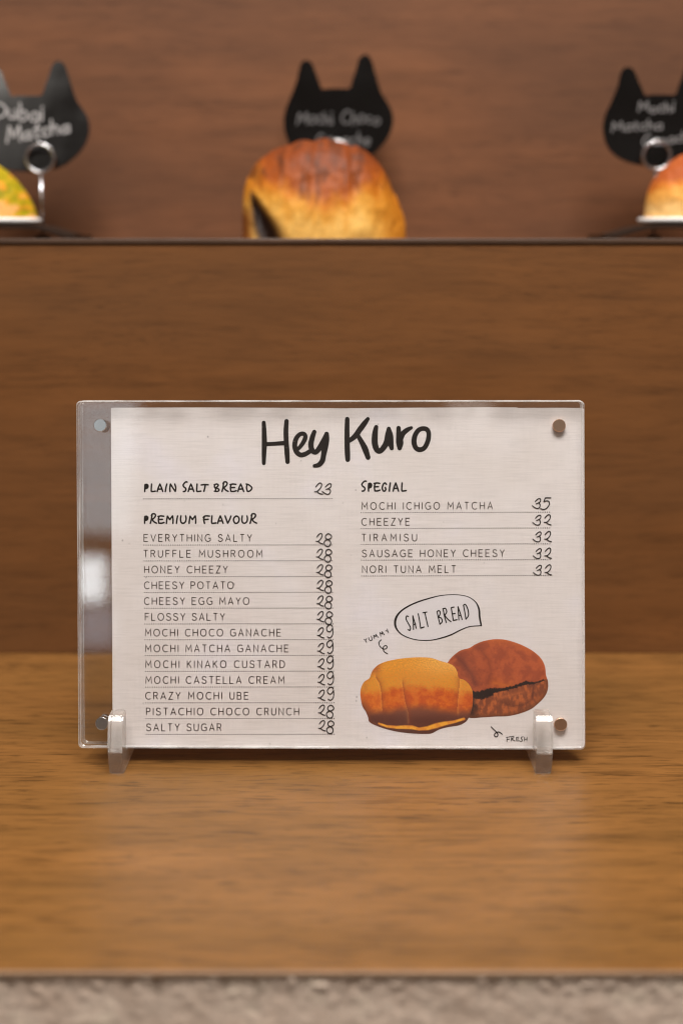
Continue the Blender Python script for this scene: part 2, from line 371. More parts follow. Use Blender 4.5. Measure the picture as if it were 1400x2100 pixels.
# thin printed capitals: (width, strokes), cap height 1, y up
def _o(w=.86): return arc(w / 2, .5, w / 2, .5, 90, 450, 22)
GL = {
 'A': (.76, [[(0, 0), (.38, 1), (.76, 0)], [(.125, .33), (.635, .33)]]),
 'B': (.60, [[(0, 0), (0, 1), (.28, 1)] + arc(.30, .765, .22, .235, 90, -90) + [(0, .53)], [(.28, .53)] + arc(.32, .265, .27, .265, 90, -90) + [(0, 0)]]),
 'C': (.76, [arc(.45, .5, .45, .5, 48, 312, 18)]),
 'D': (.72, [[(.25, 0), (0, 0), (0, 1), (.25, 1)] + arc(.25, .5, .46, .5, 90, -90, 16)]),
 'E': (.60, [[(.60, 1), (0, 1), (0, 0), (.60, 0)], [(0, .52), (.53, .52)]]),
 'F': (.56, [[(.56, 1), (0, 1), (0, 0)], [(0, .50), (.50, .50)]]),
 'G': (.80, [arc(.44, .5, .44, .5, 50, 300, 18) + [(.79, .14), (.79, .47), (.47, .47)]]),
 'H': (.68, [[(0, 0), (0, 1)], [(.68, 0), (.68, 1)], [(0, .51), (.68, .51)]]),
 'I': (.0, [[(0, 0), (0, 1)]]),
 'K': (.60, [[(0, 0), (0, 1)], [(.57, 1), (0, .42)], [(.19, .60), (.60, 0)]]),
 'L': (.54, [[(0, 1), (0, 0), (.54, 0)]]),
 'M': (.86, [[(0, 0), (.06, 1), (.43, .33), (.80, 1), (.86, 0)]]),
 'N': (.68, [[(0, 0), (0, 1), (.68, 0), (.68, 1)]]),
 'O': (.88, [_o(.88)]),
 'P': (.58, [[(0, 0), (0, 1), (.28, 1)] + arc(.30, .74, .27, .26, 90, -90) + [(0, .48)]]),
 'R': (.60, [[(0, 0), (0, 1), (.28, 1)] + arc(.30, .75, .26, .25, 90, -90) + [(0, .50)], [(.30, .50), (.60, 0)]]),
 'S': (.66, [catmull([(.61, .82), (.50, .95), (.32, 1.0), (.12, .93), (.04, .76), (.12, .61), (.33, .52), (.56, .42), (.66, .25), (.55, .07), (.32, 0), (.12, .05), (.0, .20)], 3)]),
 'T': (.64, [[(0, 1), (.64, 1)], [(.32, 1), (.32, 0)]]),
 'U': (.66, [[(0, 1), (0, .36)] + arc(.33, .34, .33, .34, 180, 360, 12) + [(.66, 1)]]),
 'V': (.72, [[(0, 1), (.36, 0), (.72, 1)]]),
 'Y': (.66, [[(0, 1), (.33, .46), (.66, 1)], [(.33, .46), (.33, 0)]]),
 'Z': (.60, [[(.02, 1), (.60, 1), (0, 0), (.60, 0)]]),
}
def cap_line(fl, text, x0, x1, ybase, cap=14.4, w=1.85, slope=0.0, kx=0.93):
    sx = cap * kx; tw = sum(GL[c][0] for c in text if c != ' ') * sx
    units = 0
    for a, b in zip(text, text[1:]):
        units += 1.3 if (a == ' ' or b == ' ') else 1
    gap = (x1 - x0 - tw) / units
    x = x0
    for i, c in enumerate(text):
        if c != ' ':
            wd, st = GL[c]
            for s in st:
                fl.ribbon([(x + p[0] * sx, ybase - p[1] * cap + slope * (x - x0)) for p in s], w, caps=False)
            x += wd * sx
        if i + 1 < len(text): x += gap * (1.3 if (c == ' ' or text[i + 1] == ' ') else 1)

# marker capitals in a unit box ('~' = smooth)
MK = {
 'P': [[(.12, 0), (.10, .45), (.15, .92)], [(.15, .9), (.60, .96), (.93, .76), (.75, .48), (.2, .38)], [(.3, .80), (.62, .72), (.32, .58)]],
 'p': [[(.12, 0), (.10, .45), (.15, .92)], [(.15, .9), (.60, .96), (.93, .76), (.75, .48), (.2, .38)]],
 'L': [[(.12, 1), (.06, .5), (.08, .04), (.5, .02), (1, .06)]],
 'A': [[(0, 0), (.22, .55), (.48, 1)], [(.48, 1), (.75, .52), (1, .0)], [(.24, .32), (.78, .34)]],
 'I': [[(.85, 1), (.4, .5), (.15, 0)]],
 'N': [[(.05, 0), (.02, .5), (.12, 1)], [(.12, 1), (.5, .5), (.9, .02)], [(.9, .02), (.98, .5), (.82, 1)]],
 'S': [[(1, 1), (.62, 1.0), (.10, .72), (.25, .5), (.60, .38), (.72, .2), (.5, .03), (.15, .0)]],
 'T': [[(0, .88), (.5, .93), (1, .90)], [(.58, .92), (.5, .45), (.38, .02)]],
 'B': [[(.18, .95), (.1, .6), (.35, .35), (.28, .05)], [(.05, .9), (.55, 1), (.85, .85), (.6, .62), (.3, .50)], [(.3, .50), (.75, .40), (1, .2), (.7, .02), (.1, .05)]],
 'R': [[(.3, .92), (.2, .45), (.03, 0)], [(.2, .82), (.35, 1), (.72, 1), (.85, .8), (.55, .52), (.22, .44)], [(.3, .46), (.55, .2), (1, .02)]],
 'E': [[(.95, .95), (.5, 1), (.05, .93)], [(.22, .95), (.1, .5), (.18, .03)], [(.18, .03), (.6, .02), (1, .12)], [(.15, .52), (.75, .54)]],
 'D': [[(.15, .9), (.05, .5), (.22, .05)], [(.0, 1), (.5, .88), (1, .55), (.9, .25), (.5, .03), (.2, .04)]],
 'M': [[(0, 0), (.05, .5), (.15, .97)], [(.15, .97), (.35, .7), (.52, .5)], [(.52, .5), (.7, .75), (.92, 1)], [(.92, 1), (1, .5), (.98, 0)]],
 'U': [[(.1, 1), (.02, .55), (.15, .12), (.5, .02), (.85, .2), (.98, .6), (.9, 1)]],
 'F': [[(.2, .95), (.08, .5), (.2, 0)], [(0, .80), (.35, 1), (1, .98)], [(.05, .5), (.8, .55)]],
 'V': [[(0, 1), (.25, .45), (.45, .02)], [(.45, .02), (.75, .45), (1, .98)]],
 'O': [[(.5, 1), (.12, .75), (.03, .4), (.3, .03), (.75, .08), (1, .5), (.85, .85), (.5, 1)]],
 'C': [[(1, .82), (.7, 1), (.3, .85), (.05, .4), (.25, .05), (.6, 0), (.85, .2), (.75, .45)]],
}
def marker_word(fl, boxes, w):
    for ch, x0, x1, y0, y1 in boxes:
        for s in MK[ch]:
            fl.ribbon(catmull([(x0 + p[0] * (x1 - x0), y1 - p[1] * (y1 - y0)) for p in s], 5), w)

# ------------------------------------------------------------------ the menu holder
LEAN = PITCH - R_(1.1)
SF = Frame(Vector((0, 0, 0.0088)), LEAN)
sign = empty('menu_holder', SF.M)
tag(sign, 'clear acrylic menu holder with a white price list headed by large black handwriting', 'menu holder')
CORN = [(156.5, 822), (1197.5, 821.5), (1199.5, 1537.5), (161, 1534.5)]    # tl tr br bl of the front face
def corn(u, v):                              # local x, z of the front face at u (0..1 right), v (0..1 down)
    c = [SF.loc(*p) for p in CORN]
    x = (c[0][0] * (1 - u) + c[1][0] * u) * (1 - v) + (c[3][0] * (1 - u) + c[2][0] * u) * v
    z = (c[0][2] * (1 - u) + c[1][2] * u) * (1 - v) + (c[3][2] * (1 - u) + c[2][2] * u) * v
    return x, z
def slab_outline(r, shrink=0.0):
    W = (CORN[1][0] - CORN[0][0]); H = (CORN[2][1] - CORN[1][1]); out = []
    rl, rv = r / W, r / H
    s1, s2 = shrink / W, shrink / H
    for cu, cv, a0 in ((rl, rv, 180), (1 - rl, rv, 270), (1 - rl, 1 - rv, 0), (rl, 1 - rv, 90)):
        for k in range(9):
            a = R_(a0 + 90 * k / 8); u = cu + rl * math.cos(a); v = cv + rv * math.sin(a)
            u = s1 + u * (1 - 2 * s1); v = s2 + v * (1 - 2 * s2)
            out.append(corn(u, v))
    return out
def slab(name, d0, d1, dx=0.0, dz=0.0):
    o0 = [(x + dx, z + dz) for x, z in slab_outline(9, 2.0)]; o1 = [(x + dx, z + dz) for x, z in slab_outline(9, 0.0)]
    n = len(o0); c = 0.0004
    rings = [(o0, d0), (o1, d0 + c), (o1, d1 - c), (o0, d1)]
    V = []; F = []; fm = []
    for oo, d in rings: V += [(x, d, z) for x, z in oo]
    F.append(tuple(range(n))); fm.append(0)
    F.append(tuple(reversed(range(3 * n, 4 * n)))); fm.append(0)
    for r in range(3):
        for i in range(n):
            j = (i + 1) % n; F.append((r * n + i, (r + 1) * n + i, (r + 1) * n + j, r * n + j)); fm.append(1)
    o = obj(name, V, F, None, sign, mats=[M_ACR, M_ACR_EDGE], fm=fm)
    bm = bmesh.new(); bm.from_mesh(o.data); bmesh.ops.recalc_face_normals(bm, faces=bm.faces); bm.to_mesh(o.data); bm.free()
    return o
slab('front_sheet', 0.0, 0.0055)
slab('back_sheet', 0.0061, 0.0116, 0.0004, 0.0006)
DP = 0.00585
# paper
top = [(228, 837), (236, 836.0), (420, 835.6), (560, 836.2), (700, 837.2), (860, 836.0), (1000, 835.2), (1060, 835.6), (1061, 836.6), (1140, 836.2), (1194, 836.6), (1196.5, 839)]
bot = [(1198.5, 1526), (1196, 1532), (1190, 1534.2), (800, 1533.6), (400, 1532.4), (240, 1531.8), (231.5, 1531.5)]
left = [(230.6, 1300), (229, 1050), (228, 842)]
ol = top + bot + left; n = len(ol)
V = [SF.loc(px, py, DP) for px, py in ol] + [tuple(Vector(SF.loc(px, py, DP)) + Vector((0, 0.0002, 0))) for px, py in ol]
F = [tuple(range(n)), tuple(reversed(range(n, 2 * n)))] + [(i, n + i, n + (i + 1) % n, (i + 1) % n) for i in range(n)]
sheet = obj('menu_sheet', V, F, M_PAPER, sign)
D0 = DP - 0.00004
# title
T = Flat(SF, D0)
def tr(pts, ox, oy, sc, wk=1.0): return [(ox + x / sc, oy + y / sc, w / sc * wk) for x, y, w in pts]
H6 = lambda p: catmull(tr(p, 520, 840, 7.0), 6)
H7 = lambda p: catmull(tr(p, 690, 840, 6.667), 6)
T.ribbon(H6([(146, 188, 58), (151, 300, 68), (155, 480, 76), (150, 620, 68), (147, 770, 56)]))
T.ribbon(H6([(473, 165, 64), (464, 300, 70), (468, 450, 72), (478, 600, 74), (488, 750, 64)]))
T.ribbon(H6([(170, 496, 60), (300, 490, 58), (460, 478, 66)]))
T.ribbon(H6([(635, 568, 52), (690, 505, 60), (733, 430, 66), (742, 375, 60), (708, 345, 62), (652, 362, 62), (605, 430, 70), (590, 520, 72), (615, 605, 72), (672, 650, 70), (740, 638, 68), (805, 600, 64)]))
T.ribbon(H6([(870, 320, 62), (842, 400, 74), (822, 500, 78), (838, 580, 76), (885, 612, 70), (932, 570, 76), (985, 490, 86), (1028, 410, 84), (1048, 350, 66)]))
T.ribbon(H6([(1046, 350, 68), (1045, 430, 80), (1022, 540, 92), (1004, 650, 76), (985, 735, 76), (935, 792, 68), (872, 808, 52)]))
T.ribbon(H7([(145, 130, 62), (142, 300, 70), (144, 450, 74), (148, 600, 74), (152, 684, 66)]))
T.ribbon(H7([(426, 127, 52), (372, 200, 74), (312, 280, 76), (268, 345, 76), (222, 390, 68), (170, 425, 62)]))
T.ribbon(H7([(285, 345, 56), (340, 440, 68), (390, 540, 82), (430, 655, 66)]))
T.ribbon(H7([(540, 238, 58), (524, 330, 80), (521, 450, 84), (545, 540, 78), (588, 568, 70), (640, 520, 76), (685, 440, 84), (705, 340, 84), (712, 262, 58)]))
T.ribbon(H7([(712, 262, 58), (722, 350, 98), (735, 450, 86), (752, 528, 58)]))
T.ribbon(H7([(846, 252, 60), (850, 350, 76), (862, 450, 100), (860, 525, 64)]))
T.ribbon(H7([(868, 420, 70), (905, 330, 70), (960, 280, 66), (1020, 248, 44)]))
T.ribbon(catmull(tr([(1180, 259, 64), (1120, 280, 66), (1072, 350, 68), (1056, 440, 72), (1080, 520, 68), (1135, 548, 68), (1200, 520, 66), (1245, 430, 66), (1258, 330, 64), (1232, 272, 64)], 690, 840, 6.667), 6, closed=True), closed=True)
T.build('title_lettering', M_INK, sheet)
# headings
def boxes(word, xs, y0, y1, ox, oy, sc, tall=()):
    out = []
    for ch, (a, b) in zip(word, xs):
        t = y0 - (22 if ch in tall else 0)
        out.append((ch, ox + a / sc, ox + b / sc, oy + t / sc, oy + y1 / sc))
    return out
h = Flat(SF, D0)
marker_word(h, boxes('PLAINSALTBREAD', [(88, 132), (162, 210), (230, 292), (316, 340), (368, 436), (512, 560), (572, 634), (664, 712), (716, 792), (856, 912), (942, 1012), (1030, 1102), (1120, 1184), (1212, 1272)], 122, 205, 280, 970, 5.385, tall='SR'), 3.3)
h.build('heading_lettering', M_INK, sheet)
h = Flat(SF, D0)
marker_word(h, boxes('PREMIUMFLAVOUR', [(86, 130), (152, 222), (236, 306), (332, 405), (440, 458), (486, 550), (582, 655), (738, 806), (828, 878), (897, 957), (978, 1043), (1070, 1134), (1162, 1226), (1252, 1326)], 474, 556, 280, 970, 5.385, tall='R'), 3.3)
h.build('heading_lettering', M_INK, sheet)
h = Flat(SF, D0)
marker_word(h, boxes('SPECIAL', [(706, 768), (792, 840), (866, 946), (974, 1030), (1066, 1084), (1118, 1188), (1228, 1288)], 130, 236, 630, 970, 6.364, tall='S'), 3.3)
h.build('heading_lettering', M_INK, sheet)
# item lines
LEFT = [('EVERYTHING SALTY', 294.8, 517), ('TRUFFLE MUSHROOM', 294, 538.5), ('HONEY CHEEZY', 295.8, 467.5), ('CHEESY POTATO', 295.5, 479.5), ('CHEESY EGG MAYO', 295.5, 511.5), ('FLOSSY SALTY', 297.3, 461.5),
        ('MOCHI CHOCO GANACHE', 297.5, 576.5), ('MOCHI MATCHA GANACHE', 297.8, 592), ('MOCHI KINAKO CUSTARD', 298.2, 584.5), ('MOCHI CASTELLA CREAM', 298.6, 583.5), ('CRAZY MOCHI UBE', 298.2, 510), ('PISTACHIO CHOCO CRUNCH', 299.8, 613.5), ('SALTY SUGAR', 300, 454.5)]
def dots(x0, x1, y0, y1):
    fl = Flat(SF, D0 - 7e-5); n = int((x1 - x0) / 4.57)
    for i in range(n + 1):
        t = i / n; x = x0 + (x1 - x0) * t; y = y0 + (y1 - y0) * t; r = 1.1
        fl.poly([(x + r * math.cos(k * math.pi / 3), y + r * math.sin(k * math.pi / 3)) for k in range(6)])
    fl.build('dotted_line', M_INK3, sheet)
def digits(chars, X, Y, w=2.0):
    fl = Flat(SF, D0 - 1.5e-4)
    for s in chars: fl.ribbon(catmull([(X + x, Y + y) for x, y in s], 5), w)
    fl.build('price_lettering', M_INK2 if False else M_INK, sheet)
sc14 = lambda p: [((x - 1120) / 14, (y - 518) / 14) for x, y in p]
TWO = [sc14([(695, 285), (740, 225), (800, 188), (840, 205), (845, 260), (805, 340), (730, 412), (700, 415), (675, 408)]), sc14([(730, 412), (790, 462), (865, 482)])]
EIGHT = [sc14([(1005, 362), (950, 320), (945, 255), (1000, 198), (1062, 205), (1115, 268), (1090, 325), (1005, 362), (930, 395), (903, 460), (945, 540), (1010, 562), (1070, 530), (1090, 450), (1060, 395), (1005, 362)])]
sc20 = lambda p: [((x - 1035) / 20, (y - 828) / 20 - 1.0) for x, y in p]
NINE = [sc20([(1015, 335), (985, 280), (930, 258), (860, 283), (800, 340), (773, 410), (795, 490), (850, 537), (900, 545), (955, 505), (1000, 440), (1025, 390)]), sc20([(1025, 388), (1033, 560), (1015, 680), (960, 762), (885, 795), (810, 750)])]
for i, (t, x0, x1) in enumerate(LEFT):
    yd = 1117.6 + 32.37 * i; xe = 680 + 0.42 * i
    fl = Flat(SF, D0); cap_line(fl, t, x0 + 0.8, x1 - 0.8, yd - 7.2); fl.build('item_lettering', M_INK2, sheet)
    dots(295.5 + 0.4 * i, xe, yd + 0.2, yd - 0.3)
    digits(TWO + (NINE if 6 <= i <= 10 else EIGHT), xe, yd - 0.4 * i + (1.2 if 6 <= i <= 10 else 0))
dots(295.5, 680, 1022.8, 1022.3)
sc6 = lambda p: [(630 + x / 6.364 , 970 + y / 6.364) for x, y in p]
digits([sc6([(110, 182), (145, 140), (172, 130), (188, 150), (172, 195), (125, 240), (98, 242)]), sc6([(125, 240), (160, 268), (200, 276)]),
        sc6([(235, 182), (270, 148), (300, 138), (312, 155), (300, 185), (268, 205), (245, 212)]), sc6([(268, 205), (298, 220), (300, 250), (275, 276), (235, 268), (195, 240)])], 0, 0)
RIGHT = [('MOCHI ICHIGO MATCHA', 741, 1010), ('CHEEZYE', 740.8, 840), ('TIRAMISU', 741, 854.5), ('SAUSAGE HONEY CHEESY', 741.8, 1034), ('NORI TUNA MELT', 742.3, 934.5)]
sc11 = lambda p: [((x - 770) / 11.67, (y - 850) / 11.67) for x, y in p]
THREE = [sc11([(428, 610), (480, 558), (528, 538), (556, 560), (548, 610), (505, 642), (455, 664)]), sc11([(505, 642), (540, 675), (540, 730), (515, 768), (470, 775), (420, 758), (360, 712)])]
TWOR = [sc11([(650, 605), (700, 550), (748, 524), (782, 555), (772, 620), (725, 685), (680, 710), (640, 710)]), sc11([(680, 710), (740, 752), (800, 770)])]
FIVE = [sc11([(800, 523), (730, 520), (668, 523)]), sc11([(668, 523), (650, 570), (632, 613)]), sc11([(632, 613), (700, 593), (752, 608), (768, 660), (735, 730), (680, 785), (620, 800), (555, 780)])]
for i, (t, x0, x1) in enumerate(RIGHT):
    yd = 1050.7 + 32.45 * i; xe = 1126 + 0.3 * i
    fl = Flat(SF, D0); cap_line(fl, t, x0 + 0.6, x1 - 0.6, yd - 5.8, slope=-0.0025); fl.build('item_lettering', M_INK2, sheet)
    dots(740.5 + 0.2 * i, xe, yd + 0.6, yd - 0.6)
    digits(THREE + (FIVE if i == 0 else TWOR), xe + 0.15 * i, yd + (-1.8 + 1.8 * i))
# speech bubble
sb = lambda p: [(740 + q[0] / 5.385, 1210 + q[1] / 5.385) + ((q[2] / 5.385,) if len(q) > 2 else ()) for q in p]
bubble = [(1308, 300, 20), (1300, 210, 20), (1262, 132, 12), (1180, 75, 9), (1060, 52, 8), (900, 58, 9), (740, 95, 14), (580, 150, 16), (450, 225, 18), (385, 310, 24), (380, 400, 22), (430, 475, 12), (520, 525, 10), (640, 553, 9), (780, 552, 10), (900, 525, 14), (1000, 490, 14), (1100, 440, 12), (1200, 403, 10), (1326, 393, 9)]
curve = catmull(sb([(1325, 392, 18)] + bubble), 6)
fl = Flat(SF, D0); fl.poly([(p[0], p[1]) for p in curve]); bub = fl.build('speech_bubble', M_BUBBLE, sheet)
fl = Flat(SF, D0 - 4e-5); fl.ribbon(curve); fl.build('bubble_outline', M_INK, sheet)
fl = Flat(SF, D0 - 6e-5)
for s in [[(522, 292), (502, 288), (497, 322), (522, 370), (545, 415), (538, 445), (518, 436)], [(578, 436), (576, 360), (570, 284)], [(570, 284), (590, 350), (608, 422)], [(578, 382), (602, 376)], [(630, 262), (645, 340), (657, 420)], [(657, 420), (694, 408)],
          [(682, 251), (724, 243)], [(704, 248), (720, 325), (738, 402)], [(838, 240), (853, 310), (870, 377)], [(838, 236), (862, 228), (873, 258), (853, 302)], [(853, 302), (882, 308), (896, 346), (870, 377)],
          [(905, 208), (920, 290), (940, 360)], [(902, 206), (932, 204), (944, 242), (922, 278)], [(922, 278), (955, 320), (990, 348)], [(1024, 188), (994, 194)], [(994, 194), (1005, 262), (1018, 336)], [(1018, 336), (1056, 327)], [(1005, 264), (1036, 258)],
          [(1078, 330), (1074, 260), (1069, 184)], [(1069, 184), (1092, 250), (1114, 325)], [(1076, 284), (1100, 277)], [(1130, 170), (1145, 250), (1156, 322)], [(1128, 168), (1152, 160), (1178, 215), (1184, 280), (1156, 322)]]:
    fl.ribbon(catmull(sb(s), 5), 2.35)
fl.build('bubble_lettering', M_INK, sheet)
fl = Flat(SF, D0 - 6e-5)
for s in [[(32, 543), (52, 556)], [(62, 536), (50, 556), (60, 578)], [(84, 524), (90, 548), (108, 557), (124, 544), (112, 508)], [(148, 538), (138, 498)], [(138, 498), (164, 514)], [(164, 514), (163, 488)], [(163, 488), (190, 522)],
          [(218, 510), (208, 468)], [(208, 468), (234, 486)], [(234, 486), (232, 458)], [(232, 458), (258, 494)], [(272, 448), (291, 452)], [(288, 430), (302, 472)]]:
    fl.ribbon(catmull(sb(s), 4), 1.5)
fl.build('note_lettering', M_INK, sheet)
fl = Flat(SF, D0 - 6e-5)
fl.ribbon(catmull(sb([(222, 550), (198, 578), (205, 615), (235, 645), (268, 650), (288, 632), (275, 612), (250, 622), (243, 648), (257, 682), (290, 702)]), 5), 1.8)
fl.build('curl_mark', M_INK, sheet)
fr_ = lambda p: [(980 + x / 10.77, 1470 + y / 10.77) for x, y in p]
fl = Flat(SF, D0 - 6e-5)
for s in [[(635, 455), (632, 500), (632, 548)], [(620, 455), (720, 438)], [(635, 502), (690, 490)], [(738, 450), (730, 490), (722, 535)], [(735, 440), (775, 428), (785, 455), (740, 488)], [(740, 488), (770, 512), (808, 532)],
          [(895, 448), (838, 455)], [(838, 455), (845, 532)], [(845, 532), (912, 528)], [(842, 492), (890, 486)], [(988, 438), (948, 455), (948, 482), (970, 508), (958, 542), (925, 542)], [(1020, 450), (1018, 532)], [(1075, 448), (1070, 536)], [(1020, 500), (1075, 488)]]:
    fl.ribbon(catmull(fr_(s), 4), 1.4)
fl.build('note_lettering', M_INK, sheet)
fl = Flat(SF, D0 - 6e-5)
fl.ribbon(catmull(fr_([(285, 222), (330, 270), (400, 335), (432, 385), (425, 425), (395, 443), (362, 425), (362, 382), (400, 345), (450, 335), (500, 360), (525, 386)]), 5), 2.1)
fl.build('curl_mark', M_INK, sheet)

# printed bread pictures: flat colour print
def inside(p, poly):
    x, y = p; c = False; j = len(poly) - 1
    for i in range(len(poly)):
        xi, yi = poly[i][0], poly[i][1]; xj, yj = poly[j][0], poly[j][1]
        if (yi > y) != (yj > y) and x < (xj - xi) * (y - yi) / (yj - yi) + xi: c = not c
        j = i
    return c
def segdist(x, y, line):
    best = 1e9; bt = 0; side = 0; wd = 0
    for a, b in zip(line, line[1:]):
        dx, dy = b[0] - a[0], b[1] - a[1]; L2 = dx * dx + dy * dy
        t = max(0, min(1, ((x - a[0]) * dx + (y - a[1]) * dy) / L2)); qx, qy = a[0] + t * dx, a[1] + t * dy
        d = math.hypot(x - qx, y - qy)
        if d < best:
            best = d; side = dx * (y - a[1]) - dy * (x - a[0]); wd = (a[2] + (b[2] - a[2]) * t) if len(a) > 2 else 0
    return best, (1 if side > 0 else -1), wd
def mix(a, b, t): t = max(0, min(1, t)); return tuple(a[i] + (b[i] - a[i]) * t for i in range(3))
def sm(e0, e1, x): t = max(0, min(1, (x - e0) / (e1 - e0))); return t * t * (3 - 2 * t)
def xline(line, y):
    if y <= line[0][1]: return line[0][0]
    for a, b in zip(line, line[1:]):
        if y <= b[1]: return a[0] + (b[0] - a[0]) * (y - a[1]) / (b[1] - a[1])
    return line[-1][0]
def fbm(x, y, z=0.0, o=4): return noise.fractal(Vector((x, y, z)), 0.9, 2.0, o)
def picture(name, outline, colf, ox, oy, sc, step=1.15, dd=0.0):
    poly = catmull(outline, 5, closed=True)
    xs = [p[0] for p in poly]; ys = [p[1] for p in poly]; st = step * sc
    nx = int((max(xs) - min(xs)) / st) + 2; ny = int((max(ys) - min(ys)) / st) + 2
    idx = {}; V = []; F = []; cols = []
    def vid(i, j):
        if (i, j) not in idx:
            x = min(xs) + i * st; y = min(ys) + j * st
            idx[(i, j)] = len(V); V.append([x, y]); cols.append(None)
        return idx[(i, j)]
    rows = {}
    for j in range(ny):
        y = min(ys) + (j + .5) * st
        for i in range(nx):
            x = min(xs) + (i + .5) * st
            if inside((x, y), poly): F.append((vid(i, j), vid(i + 1, j), vid(i + 1, j + 1), vid(i, j + 1)))
    # pull the ragged rim onto the true outline
    cnt = {}
    for f in F:
        for k in range(4):
            e = tuple(sorted((f[k], f[(k + 1) % 4]))); cnt[e] = cnt.get(e, 0) + 1
    rim = {v for e, c in cnt.items() if c == 1 for v in e}
    for v in rim:
        x, y = V[v]; b = min(poly, key=lambda p: (p[0] - x) ** 2 + (p[1] - y) ** 2)
        best = None
        for a, c in zip(poly, poly[1:] + poly[:1]):
            if abs(a[0] - x) + abs(a[1] - y) > 12 * st: continue
            dx, dy = c[0] - a[0], c[1] - a[1]; L2 = dx * dx + dy * dy or 1
            t = max(0, min(1, ((x - a[0]) * dx + (y - a[1]) * dy) / L2)); q = (a[0] + t * dx, a[1] + t * dy); d = (q[0] - x) ** 2 + (q[1] - y) ** 2
            if best is None or d < best[0]: best = (d, q)
        if best: V[v] = list(best[1])
    pts = [SF.loc(ox + x / sc, oy + y / sc, D0 + dd) for x, y in V]
    o = obj(name, pts, F, M_PRINT, sheet)
    att = o.data.color_attributes.new('Col', 'FLOAT_COLOR', 'POINT')
    for k, (x, y) in enumerate(V):
        d = segdist(x, y, [p for p in poly if abs(p[0] - x) < 140 and abs(p[1] - y) < 140] or poly[:2])[0]
        c = colf(x, y, d); att.data[k].color = lin(c)[:3] + (1,) if True else c
    return o
def plain_col(x, y, d):
    n1 = fbm(x / 22, y / 22); n2 = fbm(x / 90, y / 90, 3); n3 = fbm(x / 13, y / 13, 7)
    yy = y + 22 * n2 - 0.02 * (x - 600) + 30 * n1
    edge = 455 + 60 * sm(500, 250, x) + 50 * sm(1000, 1200, x)
    topc = mix((226, 150, 44), (238, 172, 78), sm(500, 1000, x) * sm(420, 180, y))
    topc = mix(topc, (186, 100, 26), max(0, n3) * 1.0 * sm(180, 330, y) + 0.06)
    topc = mix(topc, (248, 194, 96), max(0, -n3) * 0.7)
    midc = mix((208, 96, 18), (194, 82, 20), sm(0, .6, n2 + .2)); midc = mix(midc, (222, 124, 42), 0.4 * sm(.1, .6, -n2) + 0.25 * sm(.1, .6, n1) + 0.35 * sm(500, 250, x))
    c = mix(topc, midc, sm(edge - 60, edge + 45, yy + 10 * n3))
    low = mix((122, 66, 46), (92, 44, 30), sm(700, 840, y))
    lowy = 690 + 25 * math.sin(x / 150)
    c = mix(c, low, sm(lowy - 60, lowy + 70, y + 12 * n2))
    # left lobe and shading near its rim
    c = mix(c, (168, 84, 40), 0.75 * sm(330, 200, x) * sm(330, 230, y) * sm(120, 180, x))
    c = mix(c, (112, 56, 40), 0.8 * sm(190, 80, x) * sm(560, 700, y))
    for line, dk, lt in (([(225, 335), (268, 400), (285, 480), (292, 580), (300, 700)], 0.65, 0.4), ([(528, 395), (545, 500), (560, 600), (598, 740), (604, 850)], 0.6, 0.35), ([(1185, 350), (1182, 450), (1166, 600), (1158, 740)], 0.5, 0.45)):
        dd, sd, _ = segdist(x, y, line)
        right = x > xline(line, y)
        if line[0][0] > 1000: right = not right
        if right: c = mix(c, (138, 60, 26), dk * math.exp(-dd / 26.0))
        else: c = mix(c, (244, 168, 84), lt * math.exp(-dd / 16.0))
    # pale band under the crust
    band = [(262, 862, 24), (350, 893, 30), (470, 905, 38), (560, 902, 46), (640, 905, 48), (720, 925, 36), (820, 915, 50), (920, 885, 62), (1010, 862, 50), (1120, 842, 34), (1235, 808, 32)]
    dd, sd, w = segdist(x, y, band)
    c = mix(c, mix((224, 140, 48), (240, 166, 50), sm(.0, .5, n2 + .3)), sm(w * .62, w * .30, dd))
    if sd > 0 and dd > w * .4: c = mix(c, (84, 46, 34), sm(w * .4, w * .8, dd) * 0.95 * sm(200, 300, x) * sm(740, 800, y))
    c = mix(c, (246, 178, 92), 0.45 * sm(22, 4, d) * sm(360, 160, y) * sm(400, 700, x))
    c = mix(c, (96, 50, 34), 0.55 * sm(30, 2, d) * sm(560, 800, y))
    c = mix(c, (160, 90, 44), 0.25 * sm(40, 2, d) * sm(500, 100, x))
    k = 1 + (0.03 + 0.20 * sm(edge + 60, edge - 60, yy)) * n3 + 0.02 * n1
    return tuple(max(4, min(250, v * k)) for v in c)
picture('printed_bread', [(48, 520), (60, 440), (95, 380), (150, 343), (168, 300), (190, 250), (250, 190), (340, 150), (480, 120), (620, 105), (740, 100), (860, 108), (965, 142), (1060, 170), (1125, 208), (1160, 270), (1176, 338), (1240, 362), (1300, 420), (1334, 500), (1337, 600), (1325, 700), (1292, 790), (1255, 842), (1180, 880), (1050, 902), (950, 930), (870, 972), (800, 980), (650, 975), (480, 955), (330, 920), (220, 880), (150, 840), (138, 792), (108, 720), (68, 650)],
        plain_col, 730, 1330, 5.6, dd=-6e-5)
